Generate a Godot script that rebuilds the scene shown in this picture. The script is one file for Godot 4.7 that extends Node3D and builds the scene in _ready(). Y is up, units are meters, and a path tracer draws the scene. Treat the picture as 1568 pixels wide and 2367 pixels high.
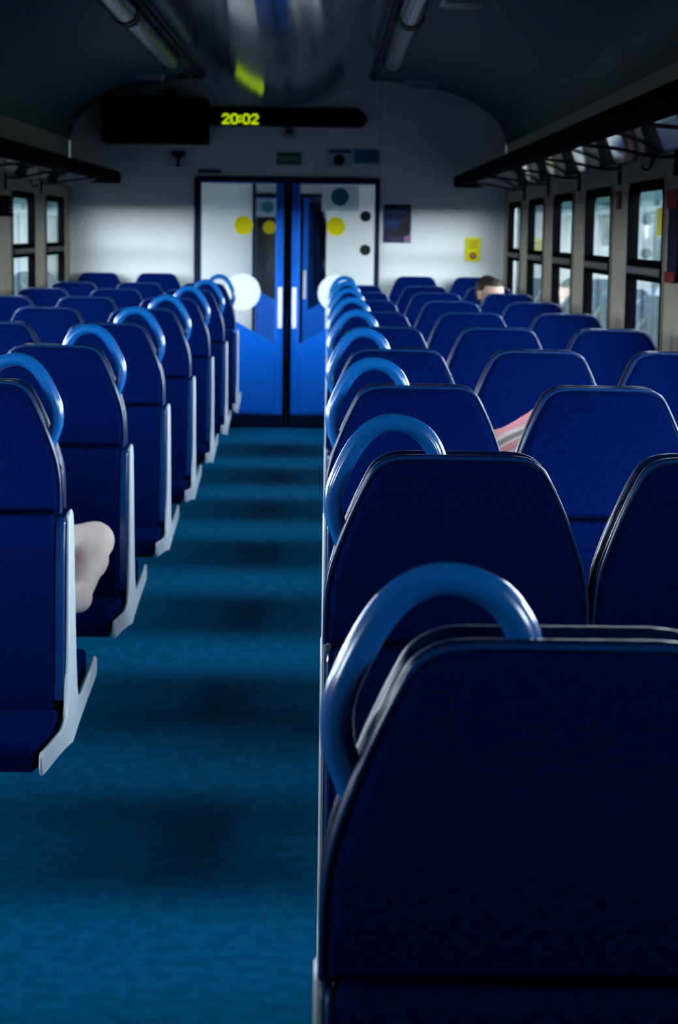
extends Node3D

# ---------------------------------------------------------------- layout (metres, camera at the origin looking along -z)
const EYE := 1.58
const ROW0 := 1.85          # distance of the first seat row
const PITCH := 1.6          # distance between back-to-back seat rows
const WALL_D := 16.4        # the end wall with the double doors
const XR := 1.405           # right side wall
const XL := -2.065          # left side wall
const XC := -0.33           # middle of the coach
const WIN0 := 9.08          # middle of one window; the others follow at PITCH
const ORD := ["", "first", "second", "third", "fourth", "fifth", "sixth", "seventh", "eighth", "ninth"]

var M := {}
var names := {}


# ================================================================ mesh builder
class MB:
	var v := PackedVector3Array()
	var t := PackedInt32Array()
	var uv := PackedVector2Array()

	func p(a: Vector3, u := Vector2.ZERO) -> int:
		v.append(a)
		uv.append(u)
		return v.size() - 1

	func tri(a: int, b: int, c: int) -> void:
		t.append(a)
		t.append(b)
		t.append(c)

	func quad(a: int, b: int, c: int, d: int) -> void:
		tri(a, b, c)
		tri(a, c, d)

	# turn the closed shape that starts at triangle index «from» so that its faces look outwards
	func close(from: int) -> void:
		var vol := 0.0
		var o := v[t[from]]
		for k in range(from, t.size(), 3):
			vol += (v[t[k]] - o).dot((v[t[k + 1]] - o).cross(v[t[k + 2]] - o))
		if vol > 0.0:
			for k in range(from, t.size(), 3):
				var s := t[k + 1]
				t[k + 1] = t[k + 2]
				t[k + 2] = s

	func rings(list: Array, caps := true) -> void:
		var from := t.size()
		var n: int = list[0].size()
		var base := v.size()
		for r in list:
			for a in r:
				p(a)
		for j in list.size() - 1:
			for k in n:
				var k2 := (k + 1) % n
				quad(base + j * n + k, base + j * n + k2, base + (j + 1) * n + k2, base + (j + 1) * n + k)
		if caps:
			for e in [0, list.size() - 1]:
				var c := Vector3.ZERO
				for a in list[e]:
					c += a
				var ci := p(c / n)
				for k in n:
					var k2 := (k + 1) % n
					if e == 0:
						tri(ci, base + k2, base + k)
					else:
						tri(ci, base + e * n + k, base + e * n + k2)
		close(from)

	# polygon in (x, y) of «f», from depth z0 to z1, edges chamfered by «bev»
	func prism(poly: PackedVector2Array, z0: float, z1: float, bev := 0.0, f := Transform3D.IDENTITY) -> void:
		var from := t.size()
		var n := poly.size()
		var area := 0.0
		for k in n:
			area += poly[k].cross(poly[(k + 1) % n])
		var sgn := signf(area)
		var inner := PackedVector2Array()
		for k in n:
			var a := (poly[k] - poly[(k + n - 1) % n]).normalized()
			var b := (poly[(k + 1) % n] - poly[k]).normalized()
			var na := Vector2(-a.y, a.x) * sgn
			var nb := Vector2(-b.y, b.x) * sgn
			var m := na + nb
			var d := maxf(0.35, m.dot(na))
			inner.append(poly[k] + m / d * bev)
		var lay := []
		if bev > 0.0:
			lay = [[inner, z0], [poly, z0 + bev], [poly, z1 - bev], [inner, z1]]
		else:
			lay = [[poly, z0], [poly, z1]]
		var base := v.size()
		for l in lay:
			for q in l[0]:
				p(f * Vector3(q.x, q.y, l[1]))
		for j in lay.size() - 1:
			for k in n:
				var k2 := (k + 1) % n
				quad(base + j * n + k, base + j * n + k2, base + (j + 1) * n + k2, base + (j + 1) * n + k)
		var ids := Geometry2D.triangulate_polygon(lay[0][0])
		var last: int = base + (lay.size() - 1) * n
		# match the caps to the direction of the sides
		for k in range(0, ids.size(), 3):
			var q: PackedVector2Array = lay[0][0]
			var w := (q[ids[k + 1]] - q[ids[k]]).cross(q[ids[k + 2]] - q[ids[k]])
			if w * sgn > 0.0:
				tri(base + ids[k], base + ids[k + 2], base + ids[k + 1])
				tri(last + ids[k], last + ids[k + 1], last + ids[k + 2])
			else:
				tri(base + ids[k], base + ids[k + 1], base + ids[k + 2])
				tri(last + ids[k], last + ids[k + 2], last + ids[k + 1])
		close(from)

	func box(c: Vector3, s: Vector3, bev := 0.0, b := Basis.IDENTITY) -> void:
		var h := s / 2
		var poly := PackedVector2Array()
		if bev > 0.0:
			for q in [[1, 1, 0], [1, 1, 1], [-1, 1, 1], [-1, 1, 0], [-1, -1, 0], [-1, -1, 1], [1, -1, 1], [1, -1, 0]]:
				poly.append(Vector2(q[0] * (h.x - (bev if q[2] else 0.0)), q[1] * (h.y - (0.0 if q[2] else bev))))
		else:
			poly = PackedVector2Array([Vector2(h.x, h.y), Vector2(-h.x, h.y), Vector2(-h.x, -h.y), Vector2(h.x, -h.y)])
		prism(poly, -h.z, h.z, bev, Transform3D(b, c))

	func tube(path: PackedVector3Array, r: float, seg := 10, loop := false) -> void:
		var n := path.size()
		var list := []
		var up := Vector3.ZERO
		for k in n:
			var a := path[(k + n - 1) % n] if loop or k > 0 else path[k]
			var b := path[(k + 1) % n] if loop or k < n - 1 else path[k]
			var d := (b - a).normalized()
			if up == Vector3.ZERO:
				up = d.cross(Vector3(0.3, 0.2, 0.9) if absf(d.z) < 0.9 else Vector3.UP).normalized()
			up = (up - d * up.dot(d)).normalized()
			var s := d.cross(up)
			var ring := PackedVector3Array()
			for j in seg:
				var w := TAU * j / seg
				ring.append(path[k] + (up * cos(w) + s * sin(w)) * r)
			list.append(ring)
		if loop:
			list.append(list[0])
		rings(list, not loop)

	# profile of (radius, height) turned about the y axis of «f»
	func lathe(prof: PackedVector2Array, seg: int, f := Transform3D.IDENTITY) -> void:
		var list := []
		for q in prof:
			var ring := PackedVector3Array()
			for j in seg:
				var w := TAU * j / seg
				ring.append(f * Vector3(maxf(q.x, 0.0002) * cos(w), q.y, maxf(q.x, 0.0002) * sin(w)))
			list.append(ring)
		rings(list)

	func add(o: MB, f: Transform3D) -> void:
		var base := v.size()
		var flip := f.basis.determinant() < 0
		for k in o.v.size():
			p(f * o.v[k], o.uv[k])
		for k in range(0, o.t.size(), 3):
			if flip:
				tri(base + o.t[k], base + o.t[k + 2], base + o.t[k + 1])
			else:
				tri(base + o.t[k], base + o.t[k + 1], base + o.t[k + 2])

	func mesh(angle := 40.0) -> ArrayMesh:
		var lim := cos(deg_to_rad(angle))
		var n := t.size() / 3
		var fn := PackedVector3Array()
		var at := {}
		for k in n:
			var a := v[t[k * 3]]
			var c := (v[t[k * 3 + 2]] - a).cross(v[t[k * 3 + 1]] - a)
			fn.append(c)
			for j in 3:
				var key := Vector3i((v[t[k * 3 + j]] * 20000.0).round())
				if at.has(key):
					at[key].append(k)
				else:
					at[key] = [k]
		var ov := PackedVector3Array()
		var on := PackedVector3Array()
		var ou := PackedVector2Array()
		for k in n:
			var me := fn[k].normalized()
			if fn[k].length_squared() < 1e-18:
				continue
			for j in 3:
				var id := t[k * 3 + j]
				var s := Vector3.ZERO
				for q in at[Vector3i((v[id] * 20000.0).round())]:
					if fn[q].normalized().dot(me) > lim:
						s += fn[q]
				ov.append(v[id])
				on.append(s.normalized())
				ou.append(uv[id])
		var arr := []
		arr.resize(Mesh.ARRAY_MAX)
		arr[Mesh.ARRAY_VERTEX] = ov
		arr[Mesh.ARRAY_NORMAL] = on
		arr[Mesh.ARRAY_TEX_UV] = ou
		var am := ArrayMesh.new()
		am.add_surface_from_arrays(Mesh.PRIMITIVE_TRIANGLES, arr)
		return am


# ---------------------------------------------------------------- signed distance bodies: surface nets over joined tapered capsules
# bones: [a, b, radius a, radius b]
func nets(out: MB, bones: Array, cell: float, k := 0.03, grow := 0.0) -> void:
	var lo := Vector3(1e9, 1e9, 1e9)
	var hi := -lo
	for b in bones:
		var r: float = maxf(b[2], b[3]) + grow + k + cell * 2
		lo = lo.min(b[0] - Vector3.ONE * r).min(b[1] - Vector3.ONE * r)
		hi = hi.max(b[0] + Vector3.ONE * r).max(b[1] + Vector3.ONE * r)
	var n := Vector3i(((hi - lo) / cell).ceil()) + Vector3i.ONE * 2
	var fld := PackedFloat32Array()
	fld.resize(n.x * n.y * n.z)
	fld.fill(1.0)
	for b in bones:
		var a: Vector3 = b[0]
		var e: Vector3 = b[1]
		var d := e - a
		var l2 := maxf(d.length_squared(), 1e-8)
		var ra: float = b[2] + grow
		var rd: float = b[3] - b[2]
		var reach := maxf(ra, ra + rd) + k + cell * 2
		var i0 := Vector3i(((a.min(e) - Vector3.ONE * reach - lo) / cell).floor()).clamp(Vector3i.ZERO, n - Vector3i.ONE)
		var i1 := Vector3i(((a.max(e) + Vector3.ONE * reach - lo) / cell).ceil()).clamp(Vector3i.ZERO, n - Vector3i.ONE)
		for z in range(i0.z, i1.z + 1):
			for y in range(i0.y, i1.y + 1):
				var at := (z * n.y + y) * n.x
				for x in range(i0.x, i1.x + 1):
					var q := lo + Vector3(x, y, z) * cell - a
					var h := clampf(q.dot(d) / l2, 0.0, 1.0)
					var s := (q - d * h).length() - ra - rd * h
					var f := fld[at + x]
					var m := maxf(k - absf(f - s), 0.0) / k
					fld[at + x] = minf(f, s) - m * m * k * 0.25
	var ids := {}
	var step := [1, n.x, n.x * n.y]
	var from := out.t.size()
	for z in n.z - 1:
		for y in n.y - 1:
			var at := (z * n.y + y) * n.x
			for x in n.x - 1:
				var i := at + x
				var f0 := fld[i]
				if f0 > 0.5:
					continue
				var mask := 0
				var c := [f0, fld[i + 1], fld[i + step[1]], fld[i + step[1] + 1], fld[i + step[2]], fld[i + step[2] + 1], fld[i + step[2] + step[1]], fld[i + step[2] + step[1] + 1]]
				for j in 8:
					if c[j] < 0.0:
						mask |= 1 << j
				if mask == 0 or mask == 255:
					continue
				var sum := Vector3.ZERO
				var cnt := 0
				for j in 8:
					for ax in 3:
						var j2: int = j | (1 << ax)
						if j2 != j and (c[j] < 0.0) != (c[j2] < 0.0):
							var w: float = c[j] / (c[j] - c[j2])
							var q := Vector3(j & 1, (j >> 1) & 1, j >> 2)
							q[ax] = w
							sum += q
							cnt += 1
				ids[i] = out.p(lo + (Vector3(x, y, z) + sum / cnt) * cell)
	for z in range(1, n.z - 1):
		for y in range(1, n.y - 1):
			var at := (z * n.y + y) * n.x
			for x in range(1, n.x - 1):
				var i := at + x
				if not ids.has(i):
					continue
				var f0 := fld[i]
				for ax in 3:
					var f1 := fld[i + step[ax]]
					if (f0 < 0.0) == (f1 < 0.0):
						continue
					var u: int = step[(ax + 1) % 3]
					var w: int = step[(ax + 2) % 3]
					if not (ids.has(i - u) and ids.has(i - w) and ids.has(i - u - w)):
						continue
					if f0 < 0.0:
						out.quad(ids[i], ids[i - w], ids[i - u - w], ids[i - u])
					else:
						out.quad(ids[i], ids[i - u], ids[i - u - w], ids[i - w])
	if out.t.size() > from:
		out.close(from)


# ================================================================ object helpers
func numbered(called: String) -> String:
	if not names.has(called):
		names[called] = 0
		return called
	names[called] += 1
	return "%s_%03d" % [called, names[called]]


func tag(o: Node3D, label: String, category := "", group := "", kind := "") -> Node3D:
	o.set_meta("label", label)
	if category:
		o.set_meta("category", category)
	if group:
		o.set_meta("group", group)
	if kind:
		o.set_meta("kind", kind)
	return o


func thing(called: String, label: String, category: String, at := Vector3.ZERO, group := "", kind := "") -> Node3D:
	var o := Node3D.new()
	o.name = numbered(called)
	add_child(o)
	o.position = at
	tag(o, label, category, group, kind)
	return o


# one named mesh under «parent»; a part may share its name with its brothers
func part(called: String, m: Mesh, mat: Material, parent: Node, label := "") -> MeshInstance3D:
	var o := MeshInstance3D.new()
	o.name = called
	o.mesh = m
	o.material_override = null
	for s in m.get_surface_count():
		o.set_surface_override_material(s, mat)
	if parent == self:
		o.name = numbered(called)
		add_child(o)
	else:
		var k := 0
		var nm := called
		while parent.has_node(NodePath(nm)):
			k += 1
			nm = "%s_%03d" % [called, k]
		o.name = nm
		parent.add_child(o)
	if label:
		o.set_meta("label", label)
	return o


func spline(pts: Array, per := 6, loop := false) -> Array:
	var out := []
	var n := pts.size()
	for k in (n if loop else n - 1):
		var p0 = pts[(k - 1 + n) % n] if loop else pts[maxi(k - 1, 0)]
		var p1 = pts[k]
		var p2 = pts[(k + 1) % n]
		var p3 = pts[(k + 2) % n] if loop else pts[mini(k + 2, n - 1)]
		for j in per:
			var s := float(j) / per
			out.append(0.5 * (2.0 * p1 + (p2 - p0) * s + (2.0 * p0 - 5.0 * p1 + 4.0 * p2 - p3) * s * s + (3.0 * p1 - p0 - 3.0 * p2 + p3) * s * s * s))
	if not loop:
		out.append(pts[n - 1])
	return out


func rrect(w: float, h: float, r: float, seg := 5) -> PackedVector2Array:
	var o := PackedVector2Array()
	for c in [[1, 1, 0], [-1, 1, 1], [-1, -1, 2], [1, -1, 3]]:
		for j in seg + 1:
			var a: float = (c[2] + float(j) / seg) * PI / 2
			o.append(Vector2(c[0] * (w / 2 - r) + r * cos(a), c[1] * (h / 2 - r) + r * sin(a)))
	return o


func disc(r: float, seg := 32) -> PackedVector2Array:
	var o := PackedVector2Array()
	for j in seg:
		o.append(Vector2(cos(TAU * j / seg), sin(TAU * j / seg)) * r)
	return o


func mat(called: String, lin: Color, rough := 0.6, spec := 0.5, metal := 0.0) -> StandardMaterial3D:
	var m := StandardMaterial3D.new()
	m.resource_name = called
	m.albedo_color = lin.linear_to_srgb()
	m.roughness = rough
	m.metallic_specular = spec
	m.metallic = metal
	M[called] = m
	return m


# mottled colour, and fine relief, laid over a material in the world's axes
func mottle(m: StandardMaterial3D, freq: float, low: float, scale: float, seed_: int, relief := 0.0, oct := 4) -> void:
	var n := FastNoiseLite.new()
	n.seed = seed_
	n.frequency = freq
	n.fractal_octaves = oct
	var t := NoiseTexture2D.new()
	t.width = 512
	t.height = 512
	t.seamless = true
	t.noise = n
	var g := Gradient.new()
	g.set_color(0, Color(low, low, low))
	g.set_color(1, Color(1, 1, 1))
	t.color_ramp = g
	m.albedo_texture = t
	m.uv1_triplanar = true
	m.uv1_world_triplanar = true
	m.uv1_scale = Vector3.ONE * scale
	if relief > 0.0:
		m.heightmap_enabled = true
		m.heightmap_texture = t
		m.heightmap_scale = relief


func materials() -> void:
	var m := mat("upholstery", Color(0.0006, 0.009, 0.085), 0.95, 0.05)
	mottle(m, 0.03, 0.72, 5.0, 3, 0.0)
	m = mat("back upholstery", Color(0.0006, 0.009, 0.08), 0.95, 0.05)
	mottle(m, 0.03, 0.72, 5.0, 4, 0.0)
	m = mat("seat shell", Color(0.001, 0.009, 0.05), 0.28, 0.32)
	m.clearcoat_enabled = true
	m.clearcoat = 0.2
	m.clearcoat_roughness = 0.15
	mat("piping", Color(0.003, 0.035, 0.16), 0.2, 0.6)
	m = mat("handle", Color(0.003, 0.12, 0.44), 0.22, 0.55)
	m.clearcoat_enabled = true
	m.clearcoat = 0.7
	m.clearcoat_roughness = 0.1
	mat("end frame", Color(0.52, 0.58, 0.64), 0.4, 0.4)
	mat("dark metal", Color(0.006, 0.007, 0.012), 0.5, 0.3)
	m = mat("floor", Color(0.001, 0.15, 0.33), 0.75, 0.12)
	mottle(m, 0.03, 0.8, 0.9, 7, 0.0, 4)
	m = mat("wall", Color(0.56, 0.54, 0.49), 0.5, 0.35)
	m = mat("end wall", Color(0.71, 0.72, 0.69), 0.6, 0.1)
	m = mat("upper panel", Color(0.36, 0.38, 0.32), 0.6, 0.1)
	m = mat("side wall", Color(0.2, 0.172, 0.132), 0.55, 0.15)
	mat("ceiling", Color(0.045, 0.09, 0.095), 0.5, 0.12)
	mat("duct", Color(0.2, 0.25, 0.27), 0.09, 0.5)
	mat("lamp cover", Color(0.09, 0.13, 0.14), 0.25, 0.3)
	mat("seam", Color(0.02, 0.02, 0.02), 0.7, 0.2)
	mat("black rubber", Color(0.0015, 0.0015, 0.002), 0.9, 0.0)
	mat("darkened wall", Color(0.004, 0.02, 0.08), 0.7, 0.1)  # dark colour stands in for the lack of light beyond the second doors
	mat("navy frame", Color(0.002, 0.008, 0.035), 0.4, 0.3)
	mat("door blue", Color(0.001, 0.135, 0.68), 0.4, 0.35)
	mat("door groove", Color(0.001, 0.055, 0.36), 0.5, 0.2)
	mat("chrome white", Color(0.86, 0.86, 0.86), 0.25, 0.5)
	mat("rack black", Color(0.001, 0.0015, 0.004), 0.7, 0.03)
	mat("rack blue", Color(0.004, 0.016, 0.06), 0.3, 0.4)
	mat("rack plate", Color(0.8, 0.85, 0.86), 0.06, 0.6, 1.0)
	mat("rail grey", Color(0.035, 0.035, 0.034), 0.5, 0.15)
	mat("yellow", Color(0.72, 0.6, 0.0), 0.6, 0.3)
	mat("white sticker", Color(0.85, 0.9, 0.96), 0.6, 0.3)
	m = mat("cyan print", Color(0.04, 0.3, 0.45), 0.6, 0.3)
	m.backlight_enabled = true
	m.backlight = Color(0.8, 0.8, 0.8)
	m = mat("paper", Color(0.62, 0.74, 0.84), 0.6, 0.3)
	m.backlight_enabled = true
	m.backlight = Color(0.9, 0.9, 0.9)
	mat("dark print", Color(0.004, 0.005, 0.014), 0.7, 0.08)
	mat("blue print", Color(0.01, 0.06, 0.16), 0.6, 0.3)
	mat("brown print", Color(0.02, 0.015, 0.012), 0.6, 0.3)
	mat("green sign", Color(0.005, 0.14, 0.06), 0.4, 0.4)
	mat("green bar", Color(0.05, 0.34, 0.2), 0.4, 0.4)
	mat("red", Color(0.1, 0.006, 0.008), 0.6, 0.08)
	mat("button red", Color(0.75, 0.12, 0.07), 0.3, 0.5)
	mat("grey plastic", Color(0.3, 0.34, 0.36), 0.4, 0.4)
	mat("darkened skin", Color(0.3, 0.19, 0.14), 0.55, 0.3)  # skin darkened to offset the strong window light on the far face
	mat("skin", Color(0.97, 0.78, 0.7), 0.55, 0.35)
	M["skin"].subsurf_scatter_enabled = true
	M["skin"].subsurf_scatter_strength = 0.1
	mat("hair", Color(0.012, 0.008, 0.006), 0.6, 0.3)
	mat("dark cloth", Color(0.01, 0.011, 0.015), 0.95, 0.1)
	mat("grey cloth", Color(0.09, 0.1, 0.12), 0.95, 0.1)
	mat("eye white", Color(0.8, 0.8, 0.78), 0.2, 0.5)
	mat("lips", Color(0.45, 0.18, 0.15), 0.5, 0.3)
	m = mat("striped cloth", Color(1, 1, 1), 0.95, 0.1)
	var im := Image.create(8, 256, false, Image.FORMAT_RGB8)
	var bands := [Color(0.97, 0.66, 0.68), Color(0.97, 0.86, 0.86), Color(0.62, 0.59, 0.57), Color(0.95, 0.86, 0.85)]
	var wide := [26, 10, 16, 12]
	var y := 0
	var k := 0
	while y < 256:
		im.fill_rect(Rect2i(0, y, 8, wide[k % 4]), bands[k % 4])
		y += wide[k % 4]
		k += 1
	m.albedo_texture = ImageTexture.create_from_image(im)
	m = mat("glass", Color(1, 1, 1), 0.02, 0.5)
	m.transparency = BaseMaterial3D.TRANSPARENCY_ALPHA
	m.albedo_color = Color(0.08, 0.12, 0.12, 0.03)
	m = mat("led", Color(0.1, 0.13, 0.0), 0.5, 0.2)
	m.emission_enabled = true
	m.emission = Color(0.76, 0.88, 0.0)
	m.emission_energy_multiplier = 0.095
	m = mat("barrier", Color(0.1, 0.142, 0.13), 0.8, 0.2)
	mottle(m, 0.01, 0.75, 0.4, 11)
	mat("barrier post", Color(0.05, 0.075, 0.085), 0.8, 0.2)
	m = mat("ballast", Color(0.03, 0.03, 0.028), 0.95, 0.1)
	mottle(m, 0.05, 0.5, 0.6, 12)
	m = mat("foliage", Color(0.03, 0.085, 0.08), 0.9, 0.1)
	mottle(m, 0.06, 0.4, 0.8, 13)
	mat("bark", Color(0.06, 0.045, 0.03), 0.9, 0.1)


# ================================================================ the scene
func _ready() -> void:
	# ---- camera
	var cam := Camera3D.new()
	cam.name = "camera"
	cam.position = Vector3(0, EYE, 0)
	cam.basis = Basis.from_euler(Vector3(deg_to_rad(-7.8396), deg_to_rad(-0.3922), deg_to_rad(0.75)))
	cam.fov = 28.27
	var ca := CameraAttributesPhysical.new()
	ca.frustum_focal_length = 47.655
	ca.frustum_focus_distance = 3.7
	ca.frustum_near = 0.05
	ca.frustum_far = 4000.0
	ca.exposure_aperture = 6.0
	cam.attributes = ca
	add_child(cam)
	cam.current = true
	# ---- sky and exposure: an overcast day, all light comes in by the windows
	var sky := ProceduralSkyMaterial.new()
	sky.sky_top_color = Color(0.62, 0.72, 0.82)
	sky.sky_horizon_color = Color(1.55, 1.68, 1.75)
	sky.sky_curve = 0.3
	sky.ground_horizon_color = Color(0.12, 0.13, 0.13)
	sky.ground_bottom_color = Color(0.1, 0.1, 0.1)
	sky.sky_energy_multiplier = 1.0
	var env := Environment.new()
	env.background_mode = Environment.BG_SKY
	env.sky = Sky.new()
	env.sky.sky_material = sky
	env.tonemap_mode = Environment.TONE_MAPPER_LINEAR
	env.tonemap_exposure = 11.5
	env.sdfgi_enabled = true
	env.ssao_enabled = true
	env.ssil_enabled = true
	var we := WorldEnvironment.new()
	we.name = "surroundings"
	we.environment = env
	add_child(we)

	materials()
	outside()
	shell()
	windows()
	end_wall()
	beyond()
	ceiling_fittings()
	racks()
	seats()
	fittings()
	people()


# ---------------------------------------------------------------- outdoors
func outside() -> void:
	var b := MB.new()
	b.box(Vector3(0, -1.35, -60), Vector3(4000, 0.3, 4000))
	tag(part("ground", b.mesh(), M["ballast"], self), "grey ballast ground outside the train windows", "ground", "", "structure")
	var rng := RandomNumberGenerator.new()
	rng.seed = 5
	var pan := MB.new()
	pan.box(Vector3(0, 1.75, 0), Vector3(0.08, 3.3, 1.78), 0.01)
	for k in 3:
		pan.box(Vector3(0, 1.75, -0.6 + 0.6 * k), Vector3(0.13, 3.3, 0.22), 0.02)
	var pm := pan.mesh()
	var post := MB.new()
	post.box(Vector3(0, 1.8, 0), Vector3(0.2, 3.6, 0.2), 0.02)
	var capb := MB.new()
	capb.box(Vector3(0, 3.45, 0), Vector3(0.18, 0.1, 1.8), 0.01)
	for s in 2:
		var o := thing("barrier", ["pale ribbed barrier wall outside the right windows", "pale ribbed barrier wall outside the left windows"][s], "barrier", Vector3([5.6, -6.4][s], [-1.42, -1.55][s], 0))
		for k in 26:
			var z: float = -25.0 - 2.0 * k
			var q := part("panel", pm, M["barrier"], o)
			q.position = Vector3(0, 0, z)
			q = part("cap", part_mesh(capb), M["barrier"], o)
			q.position = Vector3(0, 0, z)
			q = part("post", part_mesh(post), M["barrier post"], o)
			q.position = Vector3(0, 0, z - 1.0)
	# trees behind the barriers
	var crowns := []
	for kind in 3:
		var c := MB.new()
		for j in 130:
			var d := Vector3(rng.randfn(), rng.randfn() * 0.8, rng.randfn()).normalized() * (0.7 + 0.5 * rng.randf())
			var at := d * Vector3(1.9, 1.5, 1.9)
			var r := 0.3 + 0.3 * rng.randf()
			var ring := []
			var f := Transform3D(Basis.from_euler(Vector3(rng.randf() * 6, rng.randf() * 6, 0)), at)
			for y in 5:
				var a := PI * (y + 0.15) / 4.3
				var q := PackedVector3Array()
				for x in 7:
					q.append(f * (Vector3(sin(a) * cos(TAU * x / 7), cos(a), sin(a) * sin(TAU * x / 7)) * r * (0.7 + 0.6 * rng.randf())))
				ring.append(q)
			c.rings(ring)
		crowns.append(c.mesh(20.0))
	var trunk := MB.new()
	trunk.lathe(PackedVector2Array([Vector2(0.2, 0), Vector2(0.14, 0.4), Vector2(0.11, 1.6), Vector2(0.05, 2.8)]), 9)
	var tm := trunk.mesh()
	for s in 2:
		for k in 9:
			var o := thing("tree", "%s blue green tree beyond the barrier outside the %s windows, counted from the camera" % [ORD[k + 1], ["right", "left"][s]], "tree", Vector3([11.5, -12.5][s] + rng.randf() * 1.0, -1.2, -60.0 - 9.5 * k), "trees beyond the barriers")
			o.rotation.y = rng.randf() * TAU
			part("trunk", tm, M["bark"], o)
			var q := part("crown", crowns[k % 3], M["foliage"], o)
			q.position.y = 2.75
			q.scale = Vector3(1.5, 1.15, 1.5)


var cached := {}


func part_mesh(b: MB) -> Mesh:
	if not cached.has(b):
		cached[b] = b.mesh()
	return cached[b]


# ---------------------------------------------------------------- room shell
func arch(drop := 0.0) -> Array:
	# ceiling outline from the right wall to the left one
	var half := [Vector2(1.735, 2.28), Vector2(1.70, 2.40), Vector2(1.62, 2.505), Vector2(1.42, 2.63), Vector2(1.14, 2.715), Vector2(0.7, 2.775), Vector2(0.3, 2.80)]
	var o := []
	for q in half:
		o.append(Vector2(XC + q.x, q.y - drop))
	o.append(Vector2(XC, 2.805 - drop))
	for k in half.size():
		var q: Vector2 = half[half.size() - 1 - k]
		o.append(Vector2(XC - q.x, q.y - drop))
	return o


func shell() -> void:
	var b := MB.new()
	b.box(Vector3(XC, -0.06, -6.9), Vector3(3.9, 0.12, 19.2))
	tag(part("floor", b.mesh(), M["floor"], self), "mottled teal blue floor of the aisle under the seats", "floor", "", "structure")
	# vaulted ceiling, a shell 6 cm thick
	b = MB.new()
	var line := spline(arch(), 4)
	var poly := PackedVector2Array()
	for q in line:
		poly.append(q)
	for k in line.size():
		var q: Vector2 = line[line.size() - 1 - k]
		poly.append(Vector2(XC + (q.x - XC) * 1.045, q.y + 0.07))
	b.prism(poly, -WALL_D - 0.1, 2.7)
	tag(part("ceiling", b.mesh(50), M["ceiling"], self), "dim grey vaulted ceiling of the coach", "ceiling", "", "structure")
	# wall behind the camera
	b = MB.new()
	b.box(Vector3(XC, 1.4, 2.6), Vector3(3.9, 2.95, 0.1))
	tag(part("wall_back", b.mesh(), M["navy frame"], self), "dark end wall behind the camera", "wall", "", "structure")
	# upper strips above the racks with upright joints
	for s in 2:
		var x: float = [XR, XL][s]
		var sg: float = [1.0, -1.0][s]
		var o := thing("trim_1" if s == 0 else "trim_2", ["beige panel strip above the right luggage rack", "beige panel strip above the left luggage rack"][s], "panel", Vector3.ZERO, "", "structure")
		for k in 12:
			var z0 := 2.56 - 1.6 * k
			b = MB.new()
			b.box(Vector3(x + sg * 0.03, 2.15, z0 - 0.8), Vector3(0.06, 0.27, 1.592), 0.004)
			if z0 - 1.6 < -WALL_D:
				b = MB.new()
				b.box(Vector3(x + sg * 0.03, 2.15, (z0 - WALL_D) / 2), Vector3(0.06, 0.27, z0 + WALL_D), 0.004)
			if z0 > -WALL_D:
				part("panel", b.mesh(), M["upper panel"], o)
				b = MB.new()
				b.box(Vector3(x + sg * 0.075, 2.15, z0 - 1.6), Vector3(0.03, 0.3, 0.05))
				part("joint_strip", b.mesh(), M["seam"], o)


# a flat panel in the wall plane with a rounded hole; the wall looks along -x on the right, +x on the left
func holed(b: MB, w: float, y0: float, y1: float, hole: PackedVector2Array, hc: Vector2, thick: float) -> void:
	# ring in local (u along the wall, y), front at depth 0 and back at depth «thick»
	var from := b.t.size()
	var outer := [Vector2(w / 2, y1), Vector2(-w / 2, y1), Vector2(-w / 2, y0), Vector2(w / 2, y0)]
	var n := hole.size()
	var per := n / 4
	for side in 2:
		var z := 0.0 if side == 0 else thick
		var base := b.v.size()
		for q in outer:
			b.p(Vector3(q.x, q.y, z))
		for q in hole:
			b.p(Vector3(q.x + hc.x, q.y + hc.y, z))
		for k in n:
			var c := k / per
			var k2 := (k + 1) % n
			var c2 := k2 / per
			if side == 0:
				b.tri(base + c, base + 4 + k2, base + 4 + k)
				if c2 != c:
					b.tri(base + c, base + c2, base + 4 + k2)
			else:
				b.tri(base + c, base + 4 + k, base + 4 + k2)
				if c2 != c:
					b.tri(base + c, base + 4 + k2, base + c2)
	var a := b.v.size() - 2 * (n + 4)
	var e := b.v.size() - (n + 4)
	for k in 4:
		var k2 := (k + 1) % 4
		b.quad(a + k, e + k, e + k2, a + k2)
	for k in n:
		var k2 := (k + 1) % n
		b.quad(a + 4 + k, a + 4 + k2, e + 4 + k2, e + 4 + k)
	b.close(from)


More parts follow.
